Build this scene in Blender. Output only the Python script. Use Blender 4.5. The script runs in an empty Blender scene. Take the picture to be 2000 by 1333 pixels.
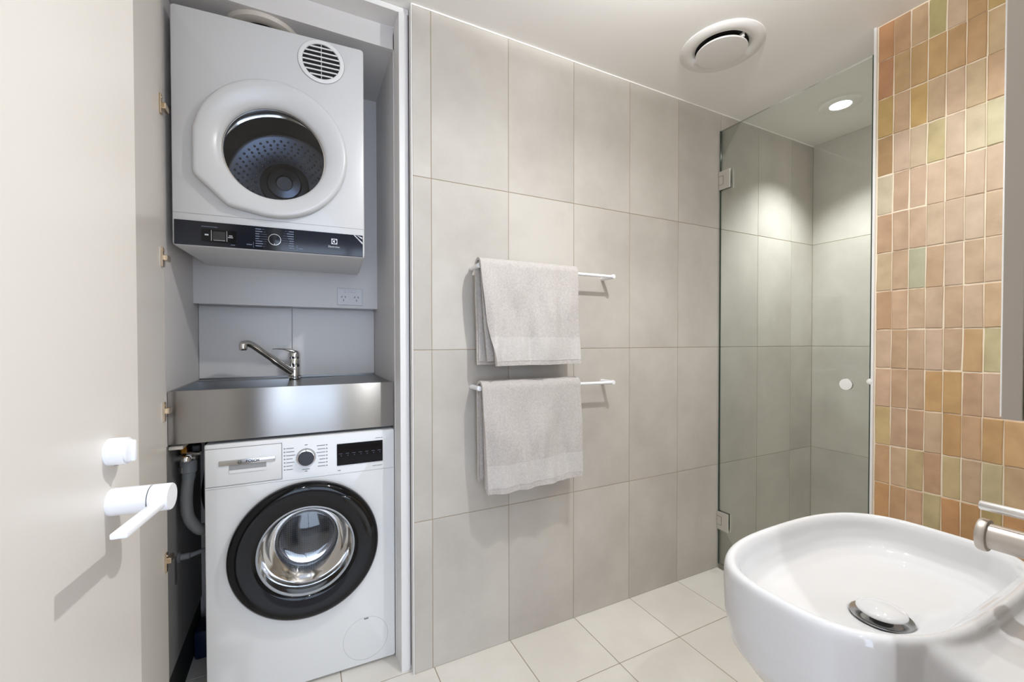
import bpy, bmesh, math, random
from mathutils import Vector, Matrix, noise
random.seed(7)
R = math.radians
SC = bpy.context.scene
COL = SC.collection

# ------------------------------------------------------------------ camera, world, exposure
cam = bpy.data.cameras.new('camera')
co = bpy.data.objects.new('camera', cam); COL.objects.link(co); SC.camera = co
cam.sensor_width = 36; cam.lens = 827.1 * 36 / 2000
cam.clip_start = 0.02; cam.shift_y = 12.0 / 2000
_yaw, _pit, _rol = R(63.3394), R(-0.7779), R(-0.0677)
fw = Vector((math.cos(_yaw) * math.cos(_pit), math.sin(_yaw) * math.cos(_pit), math.sin(_pit)))
rt = Vector((math.sin(_yaw), -math.cos(_yaw), 0)); up = rt.cross(fw)
r2 = rt * math.cos(_rol) + up * math.sin(_rol); u2 = up * math.cos(_rol) - rt * math.sin(_rol)
co.matrix_world = Matrix(((r2.x, u2.x, -fw.x, -0.4175), (r2.y, u2.y, -fw.y, -1.4617), (r2.z, u2.z, -fw.z, 1.165), (0, 0, 0, 1)))

SC.view_settings.view_transform = 'Standard'; SC.view_settings.look = 'None'
SC.view_settings.gamma = 1.0; SC.view_settings.use_curve_mapping = False
SC.view_settings.exposure = 1.18
SC.cycles.max_bounces = 16; SC.cycles.diffuse_bounces = 10; SC.cycles.glossy_bounces = 8; SC.cycles.transparent_max_bounces = 16
W = bpy.data.worlds.new('world'); SC.world = W; W.use_nodes = True
W.node_tree.nodes['Background'].inputs[0].default_value = (0.66, 0.79, 1.0, 1)
W.node_tree.nodes['Background'].inputs[1].default_value = 2.2

def lamp(loc, power, angle, blend, color, radius, parent, wide=0., dome=False):
    """angle/blend: spot cone.  wide: strength straight down of a lens that throws more light sideways.  dome: opal lens standing proud of the ceiling"""
    l = bpy.data.lights.new('lamp', 'POINT' if dome else 'SPOT'); l.energy = power; l.color = color; l.shadow_soft_size = radius
    if not dome: l.spot_size = R(angle); l.spot_blend = blend
    o = bpy.data.objects.new('lamp', l); COL.objects.link(o); o.location = loc; o.parent = parent
    if wide:
        l.use_nodes = True; nt = l.node_tree; e = nt.nodes['Emission']
        tc = nt.nodes.new('ShaderNodeTexCoord'); sx = nt.nodes.new('ShaderNodeSeparateXYZ'); ab = nt.nodes.new('ShaderNodeMath'); ab.operation = 'MULTIPLY_ADD'; ab.inputs[1].default_value = -.5; ab.inputs[2].default_value = .5
        cr = nt.nodes.new('ShaderNodeValToRGB'); el = cr.color_ramp.elements
        for p, v in ((0, 0.), (.30, .0), (.37, .08), (.43, .66), (.475, .20), (.495, .12), (.6, .12), (.75, .36), (.86, .60), (1., wide)):
            e_ = el[0] if p == 0 else (el[-1] if p == 1. else el.new(p)); e_.color = (v, v, v, 1)
        nt.links.new(tc.outputs['Normal'], sx.inputs[0]); nt.links.new(sx.outputs['Z'], ab.inputs[0]); nt.links.new(ab.outputs[0], cr.inputs[0]); nt.links.new(cr.outputs[0], e.inputs['Strength'])
    return o

WARM = (0.965, 0.985, 1.0)
MAIN_W, SHOWER_W, HALL_FILL_W = 38, 34, 27

# ------------------------------------------------------------------ geometry constants (metres)
H = 2.322; XG = 1.497; XB = 2.325; TW = .302
Z1, Z2, Z3 = .533, 1.135, 1.737
YF = -1.36                       # face of the wall that holds the basin and the doorway

# ------------------------------------------------------------------ materials
def srgb(r, g, b):
    f = lambda c: (c / 255 / 12.92) if c / 255 <= .04045 else ((c / 255 + .055) / 1.055) ** 2.4
    return (f(r), f(g), f(b), 1)

def mat(name, col, rough=.5, metal=0., spec=.5, **kw):
    m = bpy.data.materials.new(name); m.use_nodes = True
    b = m.node_tree.nodes['Principled BSDF']
    b.inputs['Base Color'].default_value = col if len(col) == 4 else (*col, 1)
    b.inputs['Roughness'].default_value = rough; b.inputs['Metallic'].default_value = metal
    b.inputs['Specular IOR Level'].default_value = spec
    for k, v in kw.items(): b.inputs[k.replace('_', ' ')].default_value = v
    return m

def N(m, t, **kw):
    n = m.node_tree.nodes.new(t)
    for k, v in kw.items(): setattr(n, k, v)
    return n

def add_noise_color(m, c1, c2, scale=3., detail=6., rough=.6, per_object=True, stretch=None, lo=.35, hi=.65, bump=0., bscale=40., bdist=.001):
    nt = m.node_tree; L = nt.links; b = nt.nodes['Principled BSDF']
    tc = N(m, 'ShaderNodeTexCoord'); src = tc.outputs['Object']
    mp = N(m, 'ShaderNodeMapping'); L.new(src, mp.inputs['Vector'])
    if stretch: mp.inputs['Scale'].default_value = stretch
    if per_object:
        oi = N(m, 'ShaderNodeObjectInfo'); mu = N(m, 'ShaderNodeMath', operation='MULTIPLY'); mu.inputs[1].default_value = 37.
        L.new(oi.outputs['Random'], mu.inputs[0]); L.new(mu.outputs[0], mp.inputs['Location'])
    no = N(m, 'ShaderNodeTexNoise'); no.inputs['Scale'].default_value = scale; no.inputs['Detail'].default_value = detail; no.inputs['Roughness'].default_value = rough
    L.new(mp.outputs[0], no.inputs['Vector'])
    cr = N(m, 'ShaderNodeValToRGB'); cr.color_ramp.elements[0].position = lo; cr.color_ramp.elements[1].position = hi
    cr.color_ramp.elements[0].color = c1; cr.color_ramp.elements[1].color = c2
    L.new(no.outputs[0], cr.inputs[0]); L.new(cr.outputs[0], b.inputs['Base Color'])
    if bump:
        n2 = N(m, 'ShaderNodeTexNoise'); n2.inputs['Scale'].default_value = bscale; n2.inputs['Detail'].default_value = 4
        L.new(mp.outputs[0], n2.inputs['Vector'])
        bp = N(m, 'ShaderNodeBump'); bp.inputs['Strength'].default_value = bump; bp.inputs['Distance'].default_value = bdist
        L.new(n2.outputs[0], bp.inputs['Height']); L.new(bp.outputs[0], b.inputs['Normal'])
    return cr

M = {}
M['tile'] = mat('grey_porcelain', srgb(190, 182, 172), .62, spec=.35)
add_noise_color(M['tile'], srgb(180, 174, 166), srgb(198, 193, 185), 2.2, 8, .62, bump=.08, bscale=60)
M['tile_floor'] = mat('cream_porcelain', srgb(222, 216, 206), .38)
add_noise_color(M['tile_floor'], srgb(217, 212, 204), srgb(228, 224, 217), 3, 6, .6, bump=.05)
M['grout_wall'] = mat('wall_grout', srgb(162, 148, 128), .9)
M['grout_floor'] = mat('floor_grout', srgb(158, 146, 130), .9)
M['grout_cream'] = mat('cream_grout', srgb(226, 212, 190), .9)
M['plaster'] = mat('white_plaster', srgb(240, 238, 235), .75)
M['white_trim'] = mat('white_trim', srgb(226, 224, 222), .45)
M['door'] = mat('door_paint', srgb(232, 227, 220), .38)
M['cupdoor'] = mat('cupboard_laminate', srgb(224, 218, 209), .25)
M['carcass'] = mat('carcass_laminate', srgb(212, 209, 207), .42)
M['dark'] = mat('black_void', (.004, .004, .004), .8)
M['enamel'] = mat('white_enamel', srgb(222, 222, 221), .24)
M['enamel_dryer'] = mat('soft_white_enamel', srgb(206, 206, 206), .26)
M['enamel_panel'] = mat('white_plastic', srgb(224, 224, 223), .3)
M['handle_white'] = mat('white_powder_coat', srgb(238, 239, 242), .35)
M['black_gloss'] = mat('black_gloss', (.004, .004, .005), .06, spec=.32)
M['navy_gloss'] = mat('navy_gloss', (.008, .010, .017), .08)
M['black_matt'] = mat('black_plastic', (.012, .012, .014), .4)
M['chrome'] = mat('chrome', (.80, .79, .77), .09, 1.)
M['nickel'] = mat('brushed_nickel', srgb(200, 192, 184), .46, 1.)
M['nickel_light'] = mat('light_nickel', srgb(236, 234, 231), .42, 1.)
M['hinge_metal'] = mat('hinge_nickel', srgb(206, 186, 160), .25, 1.)
M['brass'] = mat('aged_brass', srgb(150, 105, 50), .35, 1.)
M['ceramic'] = mat('white_ceramic', srgb(218, 218, 219), .05, spec=.55)
M['ceramic'].node_tree.nodes['Principled BSDF'].inputs['Coat Weight'].default_value = .3
M['ceramic'].node_tree.nodes['Principled BSDF'].inputs['Coat Roughness'].default_value = .02
M['print_white'] = mat('white_print', srgb(205, 208, 214), .5)
M['print_dim'] = mat('dim_print', srgb(110, 120, 140), .5)
M['print_grey'] = mat('grey_print', srgb(120, 120, 122), .5)
M['print_black'] = mat('black_print', srgb(25, 25, 28), .4)
M['seam'] = mat('seam_grey', srgb(150, 148, 146), .6)
M['hose'] = mat('grey_hose', srgb(128, 128, 126), .5)
M['rubber'] = mat('grey_rubber', srgb(120, 122, 124), .5)
M['blue'] = mat('dark_blue_plastic', srgb(18, 34, 66), .35)
M['pvc'] = mat('cream_pvc', srgb(205, 196, 184), .4)
M['cabinet_grey'] = mat('greige_laminate', srgb(186, 178, 168), .5)
M['mirror'] = mat('mirror', (.85, .86, .86), .02, 1.)
M['hall_wall'] = mat('hall_paint', srgb(190, 186, 182), .7)
M['hall_floor'] = mat('hall_timber', srgb(120, 84, 56), .4)
add_noise_color(M['hall_floor'], srgb(96, 66, 42), srgb(140, 98, 64), 3, 5, .6, False, (8, 1, 1))
M['seal'] = mat('grey_seal', srgb(120, 118, 108), .4)
M['outlet'] = mat('outlet_plastic', srgb(208, 208, 210), .35)

# terry cloth
def terry(name, c1, c2, sc, dist, band=False):
    m = mat(name, c1, .95, spec=.15)
    m.node_tree.nodes['Principled BSDF'].inputs['Sheen Weight'].default_value = .25
    nt = m.node_tree; L = nt.links; b = nt.nodes['Principled BSDF']
    tc = N(m, 'ShaderNodeTexCoord')
    if band:
        w = N(m, 'ShaderNodeTexWave'); w.wave_type = 'BANDS'; w.bands_direction = 'DIAGONAL'; w.inputs['Scale'].default_value = 130; w.inputs['Distortion'].default_value = .6; hout = w.outputs[1]
    else:
        w = N(m, 'ShaderNodeTexVoronoi'); w.inputs['Scale'].default_value = sc; hout = w.outputs['Distance']
    L.new(tc.outputs['Object'], w.inputs['Vector'])
    bp = N(m, 'ShaderNodeBump'); bp.inputs['Strength'].default_value = .55; bp.inputs['Distance'].default_value = dist
    L.new(hout, bp.inputs['Height']); L.new(bp.outputs[0], b.inputs['Normal'])
    no = N(m, 'ShaderNodeTexNoise'); no.inputs['Scale'].default_value = 160; no.inputs['Detail'].default_value = 3
    L.new(tc.outputs['Object'], no.inputs['Vector'])
    cr = N(m, 'ShaderNodeValToRGB'); cr.color_ramp.elements[0].position = .3; cr.color_ramp.elements[1].position = .7
    cr.color_ramp.elements[0].color = c1; cr.color_ramp.elements[1].color = c2
    L.new(no.outputs[0], cr.inputs[0]); L.new(cr.outputs[0], b.inputs['Base Color'])
    return m
M['towel'] = terry('terry_cloth', srgb(180, 174, 169), srgb(197, 191, 187), 420, .0016)
M['towel_band'] = terry('woven_band', srgb(190, 185, 181), srgb(203, 199, 195), 300, .0007, True)

# brushed steel: fine horizontal grain spreads reflections vertically
m = M['steel'] = mat('brushed_steel', srgb(178, 177, 176), .26, 1.)
nt = m.node_tree; cx_ = N(m, 'ShaderNodeCombineXYZ'); cx_.inputs[2].default_value = 1.
pb = nt.nodes['Principled BSDF']; pb.inputs['Roughness'].default_value = .36; pb.inputs['Anisotropic'].default_value = .93
nt.links.new(cx_.outputs[0], pb.inputs['Tangent'])
M['steel_in'] = mat('satin_steel', srgb(118, 117, 116), .28, 1.)
M['drum'] = mat('drum_steel', srgb(118, 121, 128), .25, 1.)

M['drum_dark'] = mat('drum_back_steel', srgb(78, 83, 94), .28, 1.)
# perforated drum
m = M['drum_holes'] = mat('perforated_steel', srgb(150, 152, 156), .3, 1.)
nt = m.node_tree; tc = N(m, 'ShaderNodeTexCoord'); vo = N(m, 'ShaderNodeTexVoronoi'); vo.inputs['Scale'].default_value = 120; vo.inputs['Randomness'].default_value = .15
cr = N(m, 'ShaderNodeValToRGB'); cr.color_ramp.elements[0].position = .22; cr.color_ramp.elements[1].position = .3
cr.color_ramp.elements[0].color = (.05, .05, .05, 1); cr.color_ramp.elements[1].color = srgb(128, 130, 134)
nt.links.new(tc.outputs['Object'], vo.inputs['Vector']); nt.links.new(vo.outputs['Distance'], cr.inputs[0]); nt.links.new(cr.outputs[0], nt.nodes['Principled BSDF'].inputs['Base Color'])

# thin glass
def thin_glass(name, tint, ior=1.5, boost=1.0, rough=.0):
    m = bpy.data.materials.new(name); m.use_nodes = True; nt = m.node_tree; nt.nodes.clear(); L = nt.links
    out = nt.nodes.new('ShaderNodeOutputMaterial'); tr = nt.nodes.new('ShaderNodeBsdfTransparent'); tr.inputs[0].default_value = tint
    gl = nt.nodes.new('ShaderNodeBsdfGlossy'); gl.inputs['Roughness'].default_value = rough
    fr = nt.nodes.new('ShaderNodeFresnel'); fr.inputs[0].default_value = ior
    mu = nt.nodes.new('ShaderNodeMath'); mu.operation = 'MULTIPLY'; mu.inputs[1].default_value = boost; mu.use_clamp = True
    mx = nt.nodes.new('ShaderNodeMixShader'); L.new(fr.outputs[0], mu.inputs[0]); L.new(mu.outputs[0], mx.inputs[0])
    L.new(tr.outputs[0], mx.inputs[1]); L.new(gl.outputs[0], mx.inputs[2]); L.new(mx.outputs[0], out.inputs[0])
    return m
M['glass'] = thin_glass('shower_glass', (.968, .992, .975, 1), 1.5, .7)
M['glass_edge'] = mat('glass_edge', srgb(52, 70, 62), .15)
M['port_glass'] = thin_glass('porthole_glass', (.86, .88, .9, 1), 1.5, 1.3)
M['bowl_glass'] = thin_glass('bowl_glass', (.80, .82, .84, 1), 1.5, 2.0, .06)

def emit(name, col, s):
    m = bpy.data.materials.new(name); m.use_nodes = True; nt = m.node_tree; nt.nodes.clear()
    o = nt.nodes.new('ShaderNodeOutputMaterial'); e = nt.nodes.new('ShaderNodeEmission'); e.inputs[0].default_value = (*col, 1); e.inputs[1].default_value = s
    nt.links.new(e.outputs[0], o.inputs[0]); return m
M['lamp'] = emit('lit_lens', (1, .97, .92), 9.)

# hand made glazed tile, colour from the object's own colour
m = M['zellige'] = mat('glazed_clay', (.5, .3, .2), .40, spec=.4)
nt = m.node_tree; L = nt.links; b = nt.nodes['Principled BSDF']
oi = N(m, 'ShaderNodeObjectInfo'); tc = N(m, 'ShaderNodeTexCoord'); mp = N(m, 'ShaderNodeMapping'); mu = N(m, 'ShaderNodeMath', operation='MULTIPLY'); mu.inputs[1].default_value = 50
L.new(oi.outputs['Random'], mu.inputs[0]); L.new(mu.outputs[0], mp.inputs['Location']); L.new(tc.outputs['Object'], mp.inputs['Vector'])
no = N(m, 'ShaderNodeTexNoise'); no.inputs['Scale'].default_value = 16; no.inputs['Detail'].default_value = 5; L.new(mp.outputs[0], no.inputs['Vector'])
cr = N(m, 'ShaderNodeValToRGB'); cr.color_ramp.elements[0].position = .3; cr.color_ramp.elements[1].position = .7
cr.color_ramp.elements[0].color = (.84, .82, .78, 1); cr.color_ramp.elements[1].color = (1.08, 1.08, 1.06, 1)
L.new(no.outputs[0], cr.inputs[0])
mx = N(m, 'ShaderNodeMix', data_type='RGBA', blend_type='MULTIPLY'); mx.inputs[0].default_value = 1.
L.new(oi.outputs['Color'], mx.inputs[6]); L.new(cr.outputs[0], mx.inputs[7]); L.new(mx.outputs[2], b.inputs['Base Color'])
n2 = N(m, 'ShaderNodeTexNoise'); n2.inputs['Scale'].default_value = 22; n2.inputs['Detail'].default_value = 3; L.new(mp.outputs[0], n2.inputs['Vector'])
bp = N(m, 'ShaderNodeBump'); bp.inputs['Strength'].default_value = .35; bp.inputs['Distance'].default_value = .003
L.new(n2.outputs[0], bp.inputs['Height']); L.new(bp.outputs[0], b.inputs['Normal'])

# the basin wall, out of view: same clay tiles, too far round the corner to show singly
m = M['zellige_wall'] = mat('clay_tile_wall', srgb(206, 180, 152), .3)

# ------------------------------------------------------------------ mesh helpers (all input in world coordinates)
LOC = {}
def root_of(o):
    while o.parent: o = o.parent
    return o

def link(name, me, material, parent=None, origin=(0, 0, 0), smooth=None):
    """mesh in world coordinates -> object; origin = base point of a top-level mesh"""
    org = Vector(LOC[root_of(parent).name]) if parent else Vector(origin)
    me.transform(Matrix.Translation(-org))
    if material:
        me.materials.clear(); me.materials.append(material)
    o = bpy.data.objects.new(name, me); COL.objects.link(o)
    if parent: o.parent = parent
    else:
        o.location = org; LOC[o.name] = tuple(org)
    if smooth is not None:
        for p in me.polygons: p.use_smooth = True
        if smooth < 180:
            sharp_by_angle(me, smooth)
    return o

def sharp_by_angle(me, deg):
    bm = bmesh.new(); bm.from_mesh(me)
    for e in bm.edges:
        if len(e.link_faces) == 2 and e.calc_face_angle(0) > R(deg): e.smooth = False
    bm.to_mesh(me); bm.free()

def thing(name, label, cat, loc=(0, 0, 0), group=None, kind=None):
    o = bpy.data.objects.new(name, None); COL.objects.link(o); o.location = loc; LOC[o.name] = tuple(loc)
    o.empty_display_size = .05
    tag(o, label, cat, group, kind); return o

def tag(o, label=None, cat=None, group=None, kind=None):
    if label: o['label'] = label
    if cat: o['category'] = cat
    if group: o['group'] = group
    if kind: o['kind'] = kind
    return o

class MB:
    def __init__(s): s.bm = bmesh.new()
    def box(s, x0, x1, y0, y1, z0, z1, bev=0., seg=2):
        vs = [s.bm.verts.new((x, y, z)) for x in (x0, x1) for y in (y0, y1) for z in (z0, z1)]
        F = [(0, 1, 3, 2), (4, 6, 7, 5), (0, 4, 5, 1), (2, 3, 7, 6), (0, 2, 6, 4), (1, 5, 7, 3)]
        fs = [s.bm.faces.new([vs[i] for i in f]) for f in F]
        if bev:
            es = {e for f in fs for e in f.edges}
            bmesh.ops.bevel(s.bm, geom=list(es), offset=bev, segments=seg, affect='EDGES', profile=.5)
        return s
    def rings(s, rings, close_first=False, close_last=False, loop=True):
        vv = [[s.bm.verts.new(p) for p in r] for r in rings]
        n = len(vv[0])
        for a, b in zip(vv[:-1], vv[1:]):
            for i in range(n if loop else n - 1):
                j = (i + 1) % n
                s.bm.faces.new((a[i], a[j], b[j], b[i]))
        if close_first: s.bm.faces.new(list(reversed(vv[0])))
        if close_last: s.bm.faces.new(vv[-1])
        return s
    def lathe(s, prof, c, axis='z', seg=48, close=(False, False), ang=None, ex=None, flip=False):
        """prof: (radius, along axis).  axis z up, 'y' toward -y positive along, 'x' along +x"""
        rs = []
        a0, a1 = ang if ang else (0, 2 * math.pi)
        n = seg if not ang else seg + 1
        for r, h in prof:
            ring = []
            for i in range(n):
                t = a0 + (a1 - a0) * i / seg
                ca, sa = math.cos(t), math.sin(t)
                if axis == 'z': p = (c[0] + r * ca, c[1] + r * sa, c[2] + h)
                elif axis == 'y': p = (c[0] + r * ca, c[1] - h, c[2] + r * sa)
                else: p = (c[0] + h, c[1] + r * ca, c[2] + r * sa)
                ring.append(p)
            rs.append(ring)
        s.rings(rs, close[0], close[1], loop=not ang)
        return s
    def tube(s, pts, rad, seg=12, caps=True):
        pts = [Vector(p) for p in pts]; rad = rad if hasattr(rad, '__len__') else [rad] * len(pts)
        rs = []; prev = None
        for i, p in enumerate(pts):
            d = (pts[min(i + 1, len(pts) - 1)] - pts[max(i - 1, 0)]).normalized()
            if prev is None:
                a = d.orthogonal().normalized()
            else:
                a = (prev - d * prev.dot(d)).normalized()
            prev = a; b = d.cross(a)
            rs.append([p + (a * math.cos(2 * math.pi * k / seg) + b * math.sin(2 * math.pi * k / seg)) * rad[i] for k in range(seg)])
        s.rings(rs, caps, caps); return s
    def poly(s, pts, depth_vec):
        d = Vector(depth_vec); a = [Vector(p) for p in pts]; b = [p + d for p in a]
        s.rings([a, b], True, True); return s
    def quad(s, a, b, c, d):
        s.bm.faces.new([s.bm.verts.new(p) for p in (a, b, c, d)]); return s
    def mesh(s, name):
        bmesh.ops.recalc_face_normals(s.bm, faces=s.bm.faces[:])
        me = bpy.data.meshes.new(name); s.bm.to_mesh(me); s.bm.free(); return me
    def build(s, name, material, parent=None, origin=(0, 0, 0), smooth=None):
        return link(name, s.mesh(name), material, parent, origin, smooth)

def box(name, d, material, parent=None, bev=0., smooth=None, origin=None):
    if origin is None: origin = ((d[0] + d[1]) / 2, (d[2] + d[3]) / 2, d[4])
    return MB().box(*d, bev=bev).build(name, material, parent, origin, smooth)

def bez(pts, n=12):
    """Catmull-Rom through points"""
    P = [Vector(p) for p in pts]; P = [P[0] * 2 - P[1]] + P + [P[-1] * 2 - P[-2]]; out = []
    for i in range(1, len(P) - 2):
        for k in range(n):
            t = k / n; a, b, c, d = P[i - 1:i + 3]
            out.append(.5 * ((2 * b) + (c - a) * t + (2 * a - 5 * b + 4 * c - d) * t * t + (3 * b - a - 3 * c + d) * t ** 3))
    out.append(P[-2]); return out

def text_mesh(s, size, width=None, bold=0.):
    cu = bpy.data.curves.new('t', 'FONT'); cu.body = s; cu.size = size; cu.align_x = 'CENTER'; cu.align_y = 'CENTER'; cu.offset = bold
    o = bpy.data.objects.new('t', cu); COL.objects.link(o)
    dg = bpy.context.evaluated_depsgraph_get(); me = bpy.data.meshes.new_from_object(o.evaluated_get(dg))
    bpy.data.objects.remove(o); bpy.data.curves.remove(cu)
    if width:
        xs = [v.co.x for v in me.vertices]; k = width / (max(xs) - min(xs))
        for v in me.vertices: v.co.x *= k
    return me

def text_on_front(name, s, size, x, y, z, material, parent, width=None, bold=0.):
    me = text_mesh(s, size, width, bold)
    me.transform(Matrix.Translation((x, y, z)) @ Matrix.Rotation(R(90), 4, 'X'))
    return link(name, me, material, parent)

# ================================================================== THE SETTING
# ---- floor
fl = MB().box(-.80, XB + .02, YF - .12, .60, -.06, -.0012).build('floor', M['grout_floor'], None, (0, 0, 0))
tag(fl, 'cream square floor tiles with thin brown grout lines', 'floor', kind='structure')
def clip_tiles(parent, u_edges, v_edges, make, gap):
    for a0, a1 in zip(u_edges[:-1], u_edges[1:]):
        for b0, b1 in zip(v_edges[:-1], v_edges[1:]):
            if a1 - a0 > .012 and b1 - b0 > .012: make(a0 + gap, a1 - gap, b0 + gap, b1 - gap)
xs = [-.80] + [.006 + TW * k for k in range(-2, 8)] + [XB]
ys = [YF - .10] + [-.2805 - TW * k for k in range(3, -1, -1)] + [.0215, .3235, .59]
clip_tiles(fl, xs, ys, lambda a, b_, c, d: box('tile', (a, b_, c, d, -.012, 0), M['tile_floor'], fl, .0012), .0016)

# ---- wall behind the towels and the shower
wb = MB().box(-.066, XB + .1, .0012, .11, -.05, H + .02).build('wall_back', M['grout_wall'], None, (1.1, 0, 0))
tag(wb, 'long wall of tall warm grey porcelain tiles behind the towels and shower', 'wall', kind='structure')
xs = [-.066] + [TW * k for k in range(0, 8)] + [XB]
zs = [0, Z1, Z2, Z3, H]
clip_tiles(wb, xs, zs, lambda a, b_, c, d: box('tile', (a, b_, 0, .012, c, d), M['tile'], wb, .0009), .0013)
ob = box('trim_1', (-.0695, -.066, -.002, .028, 0, H), M['white_trim']); tag(ob, 'thin pale metal trim on the edge of the grey tiled wall beside the cupboard', 'trim', kind='structure')
ob = box('trim_2', (-.066, XB, -.003, 0, H - .0045, H), M['plaster']); tag(ob, 'thin cream bead between ceiling and grey tiled wall', 'trim', kind='structure')

# ---- end wall of the shower
wf = MB().box(XB + .0012, XB + .1, -.96, .006, -.05, H + .02).build('wall_far', M['grout_wall'], None, (XB, -.4, 0))
tag(wf, 'end wall of the shower in tall grey porcelain tiles', 'wall', kind='structure')
ys = [-.96, -.906, -.604, -.302, 0]
clip_tiles(wf, ys, zs, lambda a, b_, c, d: box('tile', (XB, XB + .012, a, b_, c, d), M['tile'], wf, .0009), .0013)
ob = box('wall_shower', (1.60, XB + .1, -1.06, -.96, -.05, H + .02), M['tile']); tag(ob, 'grey side wall inside the shower behind the partition', 'wall', kind='structure')

# ---- orange tiled partition
wr = MB().box(1.4995, 1.60, YF - .12, -.657, -.05, H + .02).build('wall_right', M['grout_cream'], None, (1.55, -1.0, 0))
tag(wr, 'partition wall of small glossy orange and peach handmade tiles beside the shower', 'wall', kind='structure')
ob = box('trim_3', (1.492, 1.60, -.657, -.649, 0, H), M['white_trim']); tag(ob, 'narrow white edge strip between shower glass and orange tiles', 'trim', kind='structure')
PAL = [
 [(186,128,80),(184,138,95),(184,148,108),(172,156,98),(186,156,126),(175,132,80),(182,148,82)],
 [(178,120,75),(182,142,92),(182,140,85),(185,142,82),(182,138,85),(180,135,82),(185,152,105)],
 [(185,146,75),(190,150,110),(198,154,78),(192,158,115),(196,160,125),(192,162,115),(195,152,105)],
 [(190,145,90),(208,174,144),(208,180,144),(206,184,124),(214,184,152),(212,190,150),(206,192,140)],
 [(208,190,158),(205,165,130),(208,172,140),(212,178,145),(212,178,145),(212,180,148),(212,178,145)],
 [(200,156,116),(200,162,128),(204,168,135),(208,178,145),(205,175,145),(205,178,148),(205,172,135)],
 [(200,170,130),(195,158,122),(176,174,142),(196,158,120),(198,168,140),(198,165,128),(200,168,135)],
 [(192,145,104),(197,157,121),(194,160,126),(192,160,129),(190,154,118),(194,162,131),(200,162,119)],
 [(194,159,128),(186,148,110),(189,154,122),(192,159,131),(189,154,120),(194,150,98),(184,170,122)],
 [(196,155,124),(186,145,109),(186,150,116),(194,146,88),(190,144,85),(188,146,110),(191,157,129)],
 [(188,156,100),(182,144,112),(180,138,104),(188,157,122),(186,137,81),(188,146,105),(190,143,86),(200,152,98)],
 [(190,144,98),(188,152,117),(180,153,104),(180,136,98),(182,158,108),(182,150,115),(184,166,122),(190,155,112)],
 [(190,137,82),(186,140,94),(190,146,107),(176,156,106),(190,132,77),(184,132,77),(176,150,89),(188,132,77)]]
FLAT = [c for r in PAL for c in r]
def clay_mesh(k):
    rnd = random.Random(100 + k); w, h = .0434, .1375
    base = []
    for (x, z) in ((-.5, -.5), (-.17, -.5), (.17, -.5), (.5, -.5), (.5, -.17), (.5, .17), (.5, .5), (.17, .5), (-.17, .5), (-.5, .5), (-.5, .17), (-.5, -.17)):
        base.append((x * w + rnd.uniform(-.0005, .0005), z * h + rnd.uniform(-.0008, .0008)))
    tl = [rnd.uniform(-.018, .018), rnd.uniform(-.012, .012)]
    bm = bmesh.new()
    r0 = [bm.verts.new((.012, y, z)) for y, z in base]
    r1 = [bm.verts.new((.0015 + rnd.uniform(-.0004, .0004) + tl[0] * y * .7 + tl[1] * z * .7, y, z)) for y, z in base]
    r2_ = [bm.verts.new((tl[0] * y + tl[1] * z + rnd.uniform(-.0002, .0002), y * .90, z * .968)) for y, z in base]
    c = bm.verts.new((-.0002, 0, 0)); n = 12
    for i in range(n):
        j = (i + 1) % n
        bm.faces.new((r0[i], r0[j], r1[j], r1[i])); bm.faces.new((r1[i], r1[j], r2_[j], r2_[i])); bm.faces.new((r2_[i], r2_[j], c))
    bmesh.ops.recalc_face_normals(bm, faces=bm.faces[:])
    me = bpy.data.meshes.new('clay_tile'); bm.to_mesh(me); bm.free(); me.materials.append(M['zellige'])
    for p in me.polygons: p.use_smooth = True
    sharp_by_angle(me, 12)
    return me
CLAY = [clay_mesh(k) for k in range(8)]
org = Vector(LOC['wall_right'])
ztop, pz, py = 2.330, .1405, .0463
for r in range(17):
    for c in range(15):
        zc = ztop - (r + .5) * pz + random.uniform(-.0012, .0012); yc = -.6605 - (c + .5) * py + random.uniform(-.0006, .0006)
        if zc < .03: continue
        o = bpy.data.objects.new('tile', random.choice(CLAY)); COL.objects.link(o); o.parent = wr
        o.location = Vector((XG + random.uniform(-.0012, .0014), yc, zc)) - org
        if r == 0: o.scale.z = .93; o.location.z -= .005
        if random.random() < .5: o.rotation_euler.x = math.pi
        o.rotation_euler.x += R(random.uniform(-.7, .7))
        col = PAL[r][c] if r < len(PAL) and c < len(PAL[r]) else random.choice(FLAT)
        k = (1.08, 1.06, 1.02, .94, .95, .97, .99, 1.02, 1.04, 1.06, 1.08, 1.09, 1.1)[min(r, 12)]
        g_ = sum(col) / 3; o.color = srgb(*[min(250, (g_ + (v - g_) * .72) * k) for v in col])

# ---- wall with the doorway, left wall, hall beyond
ob = box('wall_front', (.085, 1.60, YF - .12, YF, -.05, H + .02), M['tile']); tag(ob, 'wall that carries the basin and mirror cabinet', 'wall', kind='structure')
ob = MB().box(-.80, .085, YF - .12, YF, 2.10, H + .02).box(-.80, -.772, YF - .12, YF, 0, 2.10).build('wall_doorway', M['plaster'], None, (-.3, YF, 0)); tag(ob, 'wall around the open doorway', 'wall', kind='structure')
ob = box('wall_left', (-.90, -.80, YF - .12, .70, -.05, H + .02), M['plaster']); tag(ob, 'left side wall behind the open doors', 'wall', kind='structure')
ob = box('ceiling', (-.90, XB + .1, YF - .12, .70, H, H + .05), M['plaster']); tag(ob, 'smooth white plaster ceiling', 'ceiling', kind='structure')
ob = box('floor_hall', (-2.0, 1.6, -3.4, YF - .12, -.06, -.002), M['hall_floor']); tag(ob, 'timber floor of the hall outside the doorway', 'floor', kind='structure')
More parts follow.
